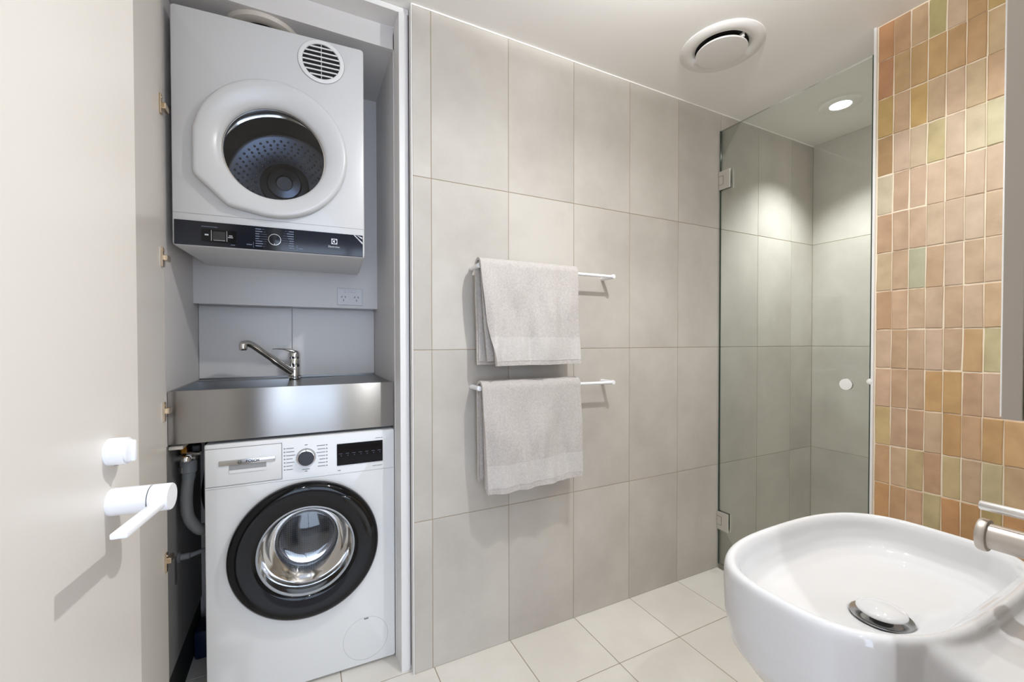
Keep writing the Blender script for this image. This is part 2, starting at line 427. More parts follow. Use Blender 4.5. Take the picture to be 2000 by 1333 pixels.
ob = box('ceiling_hall', (-2.0, 1.6, -3.4, YF - .12, H + .1, H + .15), M['plaster']); tag(ob, 'hall ceiling outside the doorway', 'ceiling', kind='structure')
wh = MB().box(-2.0, -1.45, -3.5, -3.4, 0, H + .1).box(.65, 1.6, -3.5, -3.4, 0, H + .1).box(-1.45, .65, -3.5, -3.4, 2.25, H + .1).box(-1.45, .65, -3.5, -3.4, 0, .1).build('wall_hall', M['hall_wall'], None, (-.2, -3.4, 0))
tag(wh, 'hall wall with a tall window facing the doorway', 'wall', kind='structure')
wn = MB().box(-.42, -.38, -3.47, -3.42, .1, 2.25).box(-1.45, .65, -3.47, -3.42, .1, .15).box(-1.45, .65, -3.47, -3.42, 2.20, 2.25).build('window_1', M['white_trim'], None, (-.4, -3.44, .25)); tag(wn, 'tall hall window with white mullion', 'window', kind='structure')
ob = MB().box(-2.1, -2.0, -3.5, YF - .12, 0, H + .1).build('wall_hall_side', M['hall_wall'], None, (-2, -2.4, 0)); tag(ob, 'side wall of the hall', 'wall', kind='structure')
ob = MB().box(1.6, 1.7, -3.5, YF - .12, 0, H + .1).build('wall_hall_end', M['hall_wall'], None, (1.6, -2.4, 0)); tag(ob, 'end wall of the hall', 'wall', kind='structure')
ob = MB().box(-2.0, -.90, YF - .12, YF, 0, H + .1).build('wall_hall_near', M['hall_wall'], None, (-1.4, YF, 0)); tag(ob, 'hall wall beside the doorway', 'wall', kind='structure')

# ---- downlights
def downlight(loc, label, power, angle, blend, wide=0., dome=False, r=.043):
    t = thing('downlight', label, 'downlight', loc, 'ceiling downlights')
    MB().lathe([(r, .0), (r + .002, -.004), (r * 1.9, -.003), (r * 2.0, 0)], loc, seg=48).build('trim_ring', M['plaster'], t, smooth=40)
    if dome: MB().lathe([(r, -.002), (r, -.012)] + [(r * math.cos(R(a)), -.012 - r * .45 * math.sin(R(a))) for a in range(15, 90, 15)] + [(.001, -.012 - r * .45)], loc, seg=40, close=(False, True)).build('lens', M['lamp'], t, smooth=180)
    else: MB().lathe([(r, -.0015), (.001, -.0022)], loc, seg=40, close=(False, True)).build('lens', M['lamp'], t)
    lamp((0, 0, -.075 if dome else -.012), power, angle, blend, WARM, .018, t, wide, dome)
    return t
downlight((1.957, -.318, H), 'round lit downlight in the shower ceiling', SHOWER_W, 104, 1.)
downlight((.42, -.93, H), 'round lit downlight in the ceiling above the basin', MAIN_W, 0, 0, .46, True)
downlight((1.10, -1.02, H), 'round lit downlight in the ceiling beside the orange tiles', 10, 110, .6, .7)
downlight((-.6, -2.3, H + .1), 'unseen downlight added in the hall ceiling as fill light', HALL_FILL_W, 160, 1.)  # added fill source, out of view, brightens the room through the doorway

# ================================================================== CUPBOARD
LX, RX, YBK, YPN = -.771, -.107, .575, .49
cb = thing('laundry_cupboard', 'built-in white laundry cupboard holding dryer, sink and washing machine', 'cupboard', (-.44, .3, 0))
box('side_panel', (LX - .018, LX, .10, .60, .853, 2.28), M['carcass'], cb)
box('lower_side_panel', (LX - .018, LX, .10, .60, .155, .853), mat('shaded_carcass_laminate', srgb(118, 117, 117), .6), cb)  # shade under the sink is put into this panel's darker grey
box('side_panel', (RX, RX + .018, .115, .60, 0, 2.28), M['carcass'], cb)
box('plinth', (LX - .018, LX - .004, .10, .60, 0, .153), M['dark'], cb)
box('top_panel', (LX - .018, RX + .018, .131, .60, 2.222, 2.24), M['carcass'], cb)
box('back_panel', (LX, RX, YPN, YPN + .012, 1.309, 2.222), M['carcass'], cb)
box('back_panel', (LX - .018, RX + .018, .585, .60, 0, 2.25), M['carcass'], cb)
box('splashback_tile', (LX + .001, -.4465, YBK, .585, 1.015, 1.3075), M['carcass'], cb, .0015)
box('splashback_tile', (-.4440, RX - .001, YBK, .585, 1.015, 1.3075), M['carcass'], cb, .0015)
box('stile', (-.1045, -.076, .028, .115, 0, 2.302), M['white_trim'], cb, .0015)
box('scribe_strip', (-.076, -.0705, .038, .115, 0, 2.31), M['white_trim'], cb)
box('fascia', (LX - .018, RX + .018, .115, .130, 2.222, 2.302), M['carcass'], cb)
box('head_rail', (-.80, -.070, .032, .115, 2.302, H - .001), M['white_trim'], cb, .001)
# round duct outlet in the top panel
MB().lathe([(.075, 0), (.075, -.014), (.092, -.018), (.108, -.012), (.112, 0)], (-.517, .235, 2.222), seg=48).build('duct_collar', M['pvc'], cb, smooth=50)
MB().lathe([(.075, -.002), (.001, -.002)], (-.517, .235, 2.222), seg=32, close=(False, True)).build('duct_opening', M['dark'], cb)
# open cupboard door, swung square to the cupboard
dr = box('door', (LX - .016, LX + .004, -.50, .095, .03, 2.29), M['cupdoor'], cb, .0015)
for zc in (1.842, 1.407, .964, .528):
    h = MB().box(LX + .004, LX + .0085, .062, .078, zc - .028, zc + .028, bev=.001).lathe([(.003, 0), (.003, .002)], (LX + .0085, .070, zc + .019), 'x', 10, (True, True)).build('hinge', M['hinge_metal'], dr)
    MB().box(LX + .006, LX + .016, .076, .112, zc - .008, zc + .009, bev=.002).build('hinge_arm', M['hinge_metal'], dr)

# ================================================================== DRYER
DX, DY = -.4835, .103; DZ0, DZ1 = 1.4535, 2.171
D = thing('tumble_dryer', 'white vented tumble dryer with round glass door mounted above the sink', 'dryer', (DX, DY, DZ0))
x0, x1 = DX - .2712, DX + .2712
xs0 = [x0, x1]
# shell: rounded-corner prism with a hole in the front for the drum
def rounded_rect(x0, x1, z0, z1, r, n=6):
    out = []
    for cx, cz, a in ((x1 - r, z1 - r, 0), (x0 + r, z1 - r, 90), (x0 + r, z0 + r, 180), (x1 - r, z0 + r, 270)):
        for k in range(n + 1):
            t = R(a + 90 * k / n); out.append((cx + r * math.cos(t), cz + r * math.sin(t)))
    return out
def shell(name, x0, x1, z0, z1, yf, yb, r, hole, material, parent, front_bev=.004):
    """casing with a round hole (cx,cz,rad) in its front, angle-matched rings"""
    cx, cz, rad = hole; n = 96
    def rect_pt(t, x0, x1, z0, z1, rr):
        dx, dz = math.cos(t), math.sin(t); best = 1e9
        for (lim, d, c) in ((x1, dx, cx), (x0, dx, cx)):
            if d * (lim - c) > 1e-9: best = min(best, (lim - c) / d)
        for (lim, d, c) in ((z1, dz, cz), (z0, dz, cz)):
            if d * (lim - c) > 1e-9: best = min(best, (lim - c) / d)
        px, pz = cx + dx * best, cz + dz * best
        # corner rounding
        qx = min(max(px, x0 + rr), x1 - rr); qz = min(max(pz, z0 + rr), z1 - rr)
        ex, ez = px - qx, pz - qz; l = math.hypot(ex, ez)
        if l > rr: px, pz = qx + ex / l * rr, qz + ez / l * rr
        return px, pz
    angs = [2 * math.pi * i / n for i in range(n)] + [math.atan2(z - cz, x - cx) % (2 * math.pi) for x in (x0 + .004, x1 - .004, x0 + r, x1 - r, x0 + .012, x1 - .012) for z in (z0, z1)] + [math.atan2(z - cz, x - cx) % (2 * math.pi) for x in (x0, x1) for z in (z0 + .004, z1 - .004, z0 + r, z1 - r, z0 + .012, z1 - .012, z0, z1)]
    angs = sorted(set(round(a, 5) for a in angs))
    rr = []
    rr.append([(cx + rad * math.cos(t), yf + .05, cz + rad * math.sin(t)) for t in angs])
    rr.append([(cx + rad * math.cos(t), yf, cz + rad * math.sin(t)) for t in angs])
    b = front_bev
    rr.append([(p[0], yf, p[1]) for p in (rect_pt(t, x0 + b, x1 - b, z0 + b, z1 - b, r) for t in angs)])
    rr.append([(p[0], yf + b * .35, p[1]) for p in (rect_pt(t, x0 + b * .3, x1 - b * .3, z0 + b * .3, z1 - b * .3, r) for t in angs)])
    rr.append([(p[0], yf + b, p[1]) for p in (rect_pt(t, x0, x1, z0, z1, r) for t in angs)])
    rr.append([(p[0], yb, p[1]) for p in (rect_pt(t, x0, x1, z0, z1, r) for t in angs)])
    return MB().rings(rr, False, True).build(name, material, parent, smooth=32)
DC = (-.483, 1.776)                                   # centre of the dryer door
shell('casing', x0, x1, DZ0, DZ1, DY, .475, .010, (DC[0], DC[1] - .008, .160), M['enamel_dryer'], D, .006)
# drum behind the opening
MB().lathe([(.165, -.045), (.20, -.06), (.20, -.30)], (DC[0], DY, DC[1] - .008), 'y', 64).build('drum', M['drum_dark'], D, smooth=50)
bk = MB(); yb_ = DY + .30
bk.lathe([(.20, 0), (.19, .006), (.182, .0), (.085, .0), (.080, .010), (.060, .016), (.055, .026), (.030, .030), (.026, .022), (.001, .022)], (DC[0], yb_, DC[1] - .008), 'y', 64, (False, True))
dp = bk.build('drum_back', M['drum_dark'], D, smooth=45)
dm = MB()
for ring, (rr_, n) in enumerate(((.098, 26), (.112, 30), (.126, 34), (.140, 38), (.154, 40), (.168, 44))):
    for i in range(n):
        t = 2 * math.pi * (i + .5 * (ring % 2)) / n
        dm.lathe([(.0050, 0), (.0038, .0032), (.0006, .0042)], (DC[0] + rr_ * math.cos(t), yb_, DC[1] - .008 + rr_ * math.sin(t)), 'y', 6, (False, True))
ob = dm.build('drum_dimples', M['drum'], dp, smooth=180); ob['kind'] = 'stuff'
for k, zz in enumerate((.05, .09)):
    MB().lathe([(.199, -.06 - zz), (.190, -.064 - zz), (.190, -.070 - zz), (.199, -.074 - zz)], (DC[0], DY, DC[1] - .008), 'y', 64).build('drum_rib', M['chrome'], D, smooth=60)
# door ring: circle with a flattened hinge side
def door_r(t, rad):
    dx, dz = math.cos(t), math.sin(t); r = rad
    # left chord and lower-left chord push outwards into a hinge shoulder
    def line(nx, nz, d, r):
        q = dx * nx + dz * nz
        return d / q if q > 1e-6 else 1e9
    bulge = min(line(-1, 0, rad * 1.00, r), line(-.70, -.714, rad * 1.055, r), line(-.985, .17, rad * 1.03, r), line(-.2, -.98, rad * 1.0, r))
    if dx < -.12 and dz < .15: r = max(rad, min(bulge, rad * 1.12))
    return r
n = 128; rings = []
for rad, h, sh in ((.2135, .002, 1), (.2155, .012, 1), (.2150, .020, 1), (.2120, .0255, 1), (.2070, .0285, 1), (.2010, .0290, .9), (.190, .0275, .6), (.172, .0215, .2), (.157, .0145, 0), (.1500, .009, 0), (.1475, .004, 0), (.1465, -.004, 0), (.1465, -.022, 0)):
    ring = []
    for i in range(n):
        t = 2 * math.pi * i / n; rr_ = rad + (door_r(t, .2135) - .2135) * sh
        f = max(0, min(1, (.215 - rad) / .07)); cz = DC[1] - .007 * f
        ring.append((DC[0] + rr_ * math.cos(t), DY - h, cz + rr_ * math.sin(t)))
    rings.append(ring)
dd = MB().rings(rings).build('door', M['enamel_dryer'], D, smooth=60)
MB().lathe([(.1465, -.010), (.1460, -.030), (.152, -.050)], (DC[0], DY, DC[1] - .007), 'y', 64).build('porthole_seal', mat('brown_grey_rubber', srgb(96, 84, 76), .35), dd, smooth=60)
MB().lathe([(.1465, -.014), (.1440, -.014), (.1440, -.022), (.1465, -.022)], (DC[0], DY, DC[1] - .007), 'y', 64).build('chrome_ring', M['chrome'], dd, smooth=60)
MB().lathe([(.1460, -.014), (.10, -.020), (.05, -.024), (.001, -.025)], (DC[0], DY, DC[1] - .007), 'y', 64, (False, True)).build('porthole_glass', M['port_glass'], dd, smooth=180)
# air grille
GC = (-.345, 2.096); gr = .070
g = MB().lathe([(gr, -.001), (gr, .0025), (gr - .002, .0035), (.058, .0035), (.0565, .001), (.0565, -.02)], (GC[0], DY, GC[1]), 'y', 56).build('grille_ring', M['enamel_panel'], D, smooth=45)
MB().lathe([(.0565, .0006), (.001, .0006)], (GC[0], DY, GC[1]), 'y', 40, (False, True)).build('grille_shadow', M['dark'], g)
for k in range(7):
    zz = GC[1] + (k - 3) * .0150; hw = math.sqrt(max(.0567 ** 2 - ((k - 3) * .015) ** 2, 1e-6))
    box('slat', (GC[0] - hw, GC[0] + hw, DY - .003, DY - .0005, zz - .0021, zz + .0021), M['enamel_panel'], g)
box('slat_bar', (GC[0] - .0008, GC[0] + .0008, DY - .0034, DY - .001, GC[1] - .056, GC[1] + .056), M['enamel_panel'], g)
MB().lathe([(gr + .0006, .0003), (gr + .0018, .0003)], (GC[0], DY, GC[1]), 'y', 56).build('grille_joint', M['seam'], g)
# seam and control panel
box('panel_seam', (x0 + .003, x1 - .003, DY - .0004, DY + .001, 1.5525, 1.5537), M['seam'], D)
cp = box('control_panel', (x0 + .006, x1 - .006, DY - .004, DY + .002, DZ0 + .004, 1.531), M['navy_gloss'], D, .001)
yp = DY - .0046
MB().lathe([(.0175, .0), (.0175, .004), (.0165, .0052), (.001, .0055)], (-.485, yp, 1.4915), 'y', 40, (False, True)).build('dial', M['navy_gloss'], cp, smooth=40)
MB().lathe([(.0165, .0058), (.0180, .0058), (.0182, .002)], (-.485, yp, 1.4915), 'y', 40).build('dial_ring', M['chrome'], cp, smooth=60)
box('dial_mark', (-.4857, -.4843, yp - .0066, yp - .005, 1.4735, 1.4795), M['print_white'], cp)
for sx, n in ((-1, 8), (1, 8)):
    for k in range(n):
        zz = 1.522 - k * .0076; a = .024 + .012 * abs((k - 3.5) / 3.5); L_ = random.uniform(.010, .022)
        xa = -.485 + sx * .054
        MB().box(min(xa, xa - sx * L_), max(xa, xa - sx * L_), yp - .0002, yp, zz - .0014, zz + .0014).box(min(-.485 + sx * a * .8, -.485 + sx * (.054 - L_ - .002)), max(-.485 + sx * a * .8, -.485 + sx * (.054 - L_ - .002)), yp - .0002, yp, zz - .0003, zz + .0003).build('programme_print', M['print_dim'], cp)
tag(MB().box(-.545, -.5442, yp - .0002, yp, 1.462, 1.480).box(-.563, -.548, yp - .0002, yp, 1.470, 1.4725).box(-.4215, -.4207, yp - .0002, yp, 1.462, 1.480).box(-.418, -.404, yp - .0002, yp, 1.468, 1.4705).build('bracket_print', M['print_dim'], cp), kind='stuff')
box('display', (-.681, -.590, yp - .0008, yp, 1.470, 1.5085), M['black_gloss'], cp)
box('display_screen', (-.652, -.619, yp - .0012, yp, 1.4775, 1.503), mat('lcd_grey', srgb(52, 52, 54), .25), cp)
MB().box(-.6560, -.6550, yp - .0012, yp, 1.474, 1.506).box(-.6155, -.6145, yp - .0012, yp, 1.474, 1.506).box(-.650, -.620, yp - .0012, yp, 1.4755, 1.4765).box(-.610, -.6005, yp - .0012, yp, 1.4915, 1.4935).box(-.612, -.599, yp - .0012, yp, 1.4865, 1.4885).box(-.672, -.6625, yp - .0012, yp, 1.489, 1.493).build('display_print', M['print_white'], cp)
tag(MB().box(-.681, -.640, yp - .0003, yp, 1.5150, 1.5165).box(-.605, -.594, yp - .0003, yp, 1.464, 1.466).build('model_print', M['print_dim'], cp), kind='stuff')
# square emblem with a circle and two triangles, lettering below
lx, lz = -.309, 1.5025
em = box('emblem', (lx - .0092, lx + .0092, yp - .0003, yp, lz - .0092, lz + .0092), M['print_white'], cp)
MB().lathe([(.0074, .0004), (.0002, .0004)], (lx, yp, lz), 'y', 28, (False, True)).build('emblem_disc', M['navy_gloss'], em)
MB().poly([(lx - .0058, yp - .0006, lz), (lx + .0014, yp - .0006, lz + .0062), (lx + .0014, yp - .0006, lz - .0062)], (0, .0001, 0)).build('emblem_wedge', M['print_white'], em)
text_on_front('lettering', 'Electrolux', .0095, lx - .001, yp - .0003, 1.4845, M['print_white'], cp, .035)
MB().poly([(x1 - .036, yp - .0004, 1.530), (x1 - .031, yp - .0004, 1.530), (x1 - .007, yp - .0004, 1.500), (x1 - .007, yp - .0004, 1.507)], (0, .0003, 0)).poly([(x1 - .026, yp - .0004, 1.530), (x1 - .008, yp - .0004, 1.524), (x1 - .008, yp - .0004, 1.5175)], (0, .0003, 0)).build('film_corner', M['print_white'], cp)
D.rotation_euler.z = R(-3.9)

# ================================================================== POWER OUTLET
po = thing('power_outlet', 'white double power outlet on the cupboard back below the dryer', 'outlet', (-.221, YPN, 1.32))
box('plate', (-.272, -.170, YPN - .006, YPN, 1.3215, 1.394), M['outlet'], po, .002)
for sx in (-1, 1):
    box('switch', (-.221 + sx * .013 - .009, -.221 + sx * .013 + .009, YPN - .010, YPN - .005, 1.3755, 1.3855), M['outlet'], po, .0015)
    cx = -.221 + sx * .026
    for (dx, dz, a) in ((-.007, .004, 30), (.007, .004, -30), (0, -.010, 0)):
        me = MB().box(-.0012, .0012, -.0002, .001, -.0042, .0042).mesh('slot')
        me.transform(Matrix.Translation((cx + dx, YPN - .0063, 1.3525 + dz)) @ Matrix.Rotation(R(a), 4, 'Y')); link('slot', me, M['print_black'], po)

# ================================================================== LAUNDRY SINK
SY, SZ, SB = .122, 1.017, .8555
S = thing('laundry_sink', 'brushed stainless steel laundry sink with deep front apron', 'sink', (-.44, .35, SB))
sx0, sx1, syb = LX + .0015, RX - .0015, YBK - .0015
MB().box(sx0, sx1, SY, SY + .004, SB, SZ, bev=.0015).build('apron', M['steel'], S, smooth=40)
bx0, bx1, by0, by1, bz = sx0 + .012, -.455, SY + .018, syb - .085, .872
MB().box(sx0, bx0, SY + .003, syb, SZ - .004, SZ - .001).box(bx0, -.42, SY + .003, by0, SZ - .004, SZ - .001).box(bx0, bx1, by1, syb, SZ - .004, SZ - .001).box(sx0, sx1, SY + .003, SY + .014, SZ - .005, SZ - .001).build('rim', M['steel_in'], S)
MB().quad((bx0, by0, SZ - .003), (bx0, by1, SZ - .003), (bx0 + .012, by1 - .012, bz), (bx0 + .012, by0 + .012, bz)).quad((bx1, by0, SZ - .003), (bx1, by1, SZ - .003), (bx1 - .012, by1 - .012, bz), (bx1 - .012, by0 + .012, bz)).quad((bx0, by0, SZ - .003), (bx1, by0, SZ - .003), (bx1 - .012, by0 + .012, bz), (bx0 + .012, by0 + .012, bz)).quad((bx0, by1, SZ - .003), (bx1, by1, SZ - .003), (bx1 - .012, by1 - .012, bz), (bx0 + .012, by1 - .012, bz)).quad((bx0 + .012, by0 + .012, bz), (bx1 - .012, by0 + .012, bz), (bx1 - .012, by1 - .012, bz), (bx0 + .012, by1 - .012, bz)).build('bowl', M['steel_in'], S)
MB().quad((bx1, SY + .014, SZ - .008), (sx1, SY + .014, SZ - .003), (sx1, syb, SZ - .003), (bx1, syb, SZ - .008)).quad((bx1, SY + .014, SZ - .008), (bx1, syb, SZ - .008), (bx1, syb, SZ - .03), (bx1, SY + .014, SZ - .03)).build('drainer', M['steel_in'], S)
MB().box(sx0, sx1, syb - .0012, syb, SZ - .004, SZ + .004).build('back_upstand', M['steel_in'], S)
# tap
TX, TY = -.4365, .515; tz = SZ - .004
T = thing('sink_mixer_tap', 'chrome single lever mixer tap on the laundry sink', 'tap', (TX, TY, tz))
MB().lathe([(.026, 0), (.026, .004), (.0225, .008), (.0225, .045), (.0215, .047), (.0215, .049), (.0228, .051), (.0228, .078), (.0216, .080), (.0216, .0825), (.0228, .0845), (.0226, .100), (.0195, .110), (.011, .1165), (.001, .118)], (TX, TY, tz), seg=32, close=(True, True)).build('body', M['chrome'], T, smooth=40)
MB().tube(bez([(TX - .010, TY - .01, tz + .028), (TX - .06, TY - .045, tz + .070), (TX - .115, TY - .085, tz + .118), (TX - .138, TY - .10, tz + .137), (TX - .155, TY - .112, tz + .145), (TX - .172, TY - .124, tz + .142)], 6), [.0145] * 8 + [.0125] * 23, 16).build('spout', M['chrome'], T, smooth=60)
MB().lathe([(.0115, .008), (.0135, .004), (.0135, -.014), (.0115, -.018), (.001, -.018)], (TX - .168, TY - .121, tz + .138), seg=20, close=(True, True)).build('aerator', M['chrome'], T, smooth=50)
lv = MB()
lvp = [(TX + .006, TY, tz + .108, .016, .010), (TX - .015, TY - .006, tz + .116, .014, .007), (TX - .04, TY - .014, tz + .1215, .009, .0035), (TX - .062, TY - .022, tz + .1235, .007, .0022), (TX - .078, TY - .027, tz + .1225, .006, .0018)]
lv.rings([[(x + 0, y + w * math.cos(2 * math.pi * k / 12), z + h * math.sin(2 * math.pi * k / 12)) for k in range(12)] for x, y, z, w, h in lvp], True, True)
lv.build('lever', M['chrome'], T, smooth=60)

# ================================================================== WASHING MACHINE
WX, WY, WT = -.396, .119, .8455
WM = thing('washing_machine', 'white front-loading washing machine with black door ring under the sink', 'washing machine', (WX, WY, 0))
wx0, wx1 = WX - .287, WX + .287
WC = (-.3985, .4725)
shell('casing', wx0, wx1, .010, WT, WY, .565, .006, (WC[0], WC[1], .172), M['enamel'], WM, .006)
for (fx, fy_) in ((wx0 + .04, WY + .04), (wx1 - .04, WY + .04), (wx0 + .04, .52), (wx1 - .04, .52)):
    MB().lathe([(.018, 0), (.018, .006), (.010, .008), (.010, .016)], (fx, fy_, 0), seg=16, close=(True, True)).build('foot', M['black_matt'], WM)
box('panel_seam', (wx0 + .004, wx1 - .004, WY - .0004, WY + .001, .7045, .7056), M['seam'], WM)
yw = WY - .001
# detergent drawer
dw = MB().box(-.6795, -.4725, yw - .0022, yw + .004, .7135, .8300, bev=.0015).build('detergent_drawer', M['enamel_panel'], WM, smooth=40)
yd = yw - .0026
MB().poly([(-.6815, yw, .7115), (-.4705, yw, .7115), (-.4705, yw, .8320), (-.6815, yw, .8320)], (0, .0006, 0)).build('drawer_gap', M['seam'], dw)
MB().box(-.6445, -.4905, yd - .004, yd, .7765, .7925, bev=.0012).build('handle_strip', mat('satin_chrome', (.62, .61, .60), .24, 1.), dw, smooth=40)
MB().box(-.6180, -.5160, yd - .0006, yd + .001, .7500, .7765).build('handle_recess', mat('recess_plastic', srgb(150, 150, 150), .5), dw)
box('handle_lip', (-.6180, -.5160, yd - .0022, yd, .7500, .7600), M['enamel_panel'], dw, .001)
yl = yd - .0044
text_on_front('lettering', 'BOSCH', .0115, -.5535, yl, .7850, M['print_black'], dw, .036, .0004)
MB().lathe([(.0046, .0002), (.0056, .0002)], (-.5885, yl, .7842), 'y', 28).box(-.5909, -.5902, yl - .0002, yl, .7812, .7872).box(-.5868, -.5861, yl - .0002, yl, .7812, .7872).box(-.5905, -.5865, yl - .0002, yl, .7838, .7846).build('emblem', M['print_black'], dw)
# dial
MB().lathe([(.0300, -.001), (.0300, .001), (.0292, .001)], (-.4, yw, .7755), 'y', 48).build('dial_outline', M['print_grey'], WM)
dl = MB().lathe([(.0285, 0), (.0285, .006), (.0270, .008), (.0245, .008), (.0240, .0165), (.0225, .018), (.001, .018)], (-.4, yw, .7755), 'y', 48, (False, True)).build('dial', M['chrome'], WM, smooth=40)
MB().lathe([(.0243, .0085), (.0240, .0170), (.0225, .0184), (.001, .0184)], (-.4, yw, .7755), 'y', 48, (False, True)).build('dial_cap', mat('dial_charcoal', srgb(40, 41, 48), .35), dl, smooth=40)
box('dial_mark', (-.4008, -.3992, yw - .0190, yw - .008, .7965, .8035), M['print_black'], dl)
for sx in (-1, 1):
    for k in range(7):
        zz = .8110 - k * .0117; L_ = random.uniform(.018, .028); xa = -.4 + sx * .066
        MB().box(min(xa, xa - sx * .004), max(xa, xa - sx * .004), yw - .0002, yw + .0004, zz - .0017, zz + .0017).box(min(xa - sx * .007, xa - sx * (.007 + L_)), max(xa - sx * .007, xa - sx * (.007 + L_)), yw - .0002, yw + .0004, zz - .0010, zz + .0010).build('programme_print', M['print_grey'], WM)
tag(MB().box(-.404, -.395, yw - .0002, yw + .0004, .8165, .8185).box(-.412, -.389, yw - .0002, yw + .0004, .7345, .7365).box(-.404, -.396, yw - .0002, yw + .0004, .728, .730).box(-.302, -.292, yw - .0002, yw + .0004, .7165, .7185).box(-.186, -.153, yw - .0002, yw + .0004, .719, .7205).box(-.176, -.157, yw - .0002, yw + .0004, .818, .8195).box(-.1545, -.1525, yw - .0002, yw + .0004, .8165, .8205).build('panel_print', M['print_grey'], WM), kind='stuff')
ds = box('display', (-.304, -.151, yw - .0022, yw + .002, .7345, .8095), M['black_gloss'], WM, .0008)
for k in range(7):
    xx = -.292 + k * .0215
    MB().box(xx - .0055, xx + .0055, yw - .0026, yw - .002, .7745, .7754).lathe([(.0013, .0026), (.0001, .0027)], (xx + .002, yw, .7680), 'y', 8, (False, True)).build('touch_print', M['print_dim'], ds)
# service flap
MB().lathe([(.0755, .0003), (.0762, .0003)], (-.212, WY, .1035), 'y', 64).build('service_flap_outline', M['seam'], WM)
box('service_flap_catch', (-.218, -.203, WY - .0008, WY + .001, .1715, .1765), M['print_grey'], WM)
# door
wd = MB().lathe([(.172, -.004), (.205, -.002), (.223, .006), (.2275, .018), (.2255, .032), (.217, .041), (.205, .044), (.193, .043), (.160, .036), (.1495, .034), (.1475, .030), (.1475, .010)], (WC[0], WY, WC[1]), 'y', 112).build('door', M['black_gloss'], WM, smooth=60)
MB().lathe([(.1475, .033), (.1440, .0345), (.141, .031), (.139, .012), (.137, .010)], (WC[0], WY, WC[1]), 'y', 80).build('glass_rim', mat('frosted_rim', srgb(158, 162, 166), .25), wd, smooth=60)
MB().lathe([(.1405, .029), (.136, .018), (.128, .002), (.118, -.035), (.105, -.070), (.096, -.078), (.085, -.073), (.055, -.064), (.001, -.060)], (WC[0], WY, WC[1] + .0), 'y', 80, (False, True)).build('glass_bowl', M['bowl_glass'], wd, smooth=180)
MB().lathe([(.137, .008), (.155, -.010), (.160, -.030), (.150, -.045), (.158, -.060)], (WC[0], WY, WC[1]), 'y', 72).build('door_gasket', M['rubber'], WM, smooth=60)
MB().lathe([(.158, -.058), (.215, -.075), (.215, -.34), (.001, -.345)], (WC[0], WY, WC[1]), 'y', 72, (False, True)).build('drum', M['drum_holes'], WM, smooth=40)
# recessed finger grip in the ring, upper right
a0, a1 = R(2), R(58)
rs = []
for k in range(21):
    t = a0 + (a1 - a0) * k / 20; e = min(1, min(k, 20 - k) / 3)
    rm = .199; w = .013 * e + .002
    rs.append([(WC[0] + rr_ * math.cos(t), WY - hh, WC[1] + rr_ * math.sin(t)) for rr_, hh in ((rm + w, .0435), (rm + w * .8, .047), (rm + w * .2, .048), (rm - w * .7, .0462), (rm - w, .0425))])
MB().rings(rs, loop=False).build('door_grip', mat('grip_black', (.004, .004, .004), .03), wd, smooth=180)
WM.rotation_euler.z = R(-1.2)

# ================================================================== PLUMBING BESIDE THE WASHING MACHINE
V = thing('stop_valve', 'chrome water stop valve with brass fittings left of the washing machine', 'valve', (-.742, .21, .74))
MB().tube([(-.771, .215, .795), (-.715, .205, .795)], .011, 14).tube([(-.745, .205, .795), (-.745, .205, .752)], .012, 14).lathe([(.016, 0), (.016, .018)], (-.745, .205, .750), seg=6, close=(True, True)).build('body', M['chrome'], V, smooth=40)
MB().tube([(-.735, .185, .812), (-.700, .175, .812)], .006, 10).tube([(-.742, .205, .795), (-.730, .165, .802)], .010, 12).lathe([(.013, 0), (.014, .008), (.010, .014)], (-.732, .150, .797), 'z', 10, (True, True)).build('lever', M['chrome'], V, smooth=40)
MB().lathe([(.014, 0), (.014, .012), (.011, .014), (.011, .034)], (-.745, .205, .812), seg=6, close=(True, True)).build('brass_union', M['brass'], V, smooth=30)
box('handle_block', (-.727, -.704, .195, .225, .806, .835), M['black_matt'], V, .004)
ob = MB().box(LX, -.735, .13, .42, .838, .850, bev=.003).build('pipe_clip_rail', M['pvc'], None, (-.753, .27, .838), smooth=40); tag(ob, 'short cream plastic rail under the sink by the stop valve', 'rail')
ob = MB().lathe([(.0035, 0), (.008, .005), (.003, .013)], (-.742, .165, .826), seg=10, close=(True, True)).build('amber_fitting', mat('amber_plastic', srgb(176, 116, 36), .2), None, (-.742, .165, .826), smooth=60); tag(ob, 'tiny amber fitting hanging below the cream rail under the sink', 'fitting')
pts = bez([(-.737, .21, .735), (-.742, .21, .690), (-.744, .212, .640), (-.738, .216, .595), (-.722, .222, .563), (-.710, .232, .548), (-.704, .25, .545)], 14)
Hs = thing('drain_hose', 'grey corrugated drain hose curving behind the washing machine', 'hose', (-.737, .21, .545))
MB().tube(pts, [(.0175 if i % 2 else .0155) for i in range(len(pts))], 18).build('corrugated_pipe', M['hose'], Hs, smooth=180)
MB().lathe([(.019, 0), (.019, .018), (.0225, .022), (.0225, .055), (.020, .058), (.001, .058)], (-.737, .21, .728), seg=20, close=(True, True)).build('connector', M['rubber'], Hs, smooth=40)
pts = bez([(-.712, .40, .80), (-.716, .40, .70), (-.722, .38, .62), (-.705, .36, .56), (-.6905, .36, .55)], 8)
ob = MB().tube(pts, .013, 12).build('inlet_hose', M['black_matt'], None, tuple(pts[-1]), smooth=180); tag(ob, 'dark smooth inlet hose in the gap behind the corrugated hose', 'hose')
V2 = thing('wall_cock', 'dark grey wall cock with lever low on the cupboard side', 'valve', (-.768, .24, .47))
MB().lathe([(.017, 0), (.017, .004), (.010, .006), (.010, .03)], (LX, .235, .468), 'x', 16, (True, True)).build('flange', M['rubber'], V2, smooth=40)
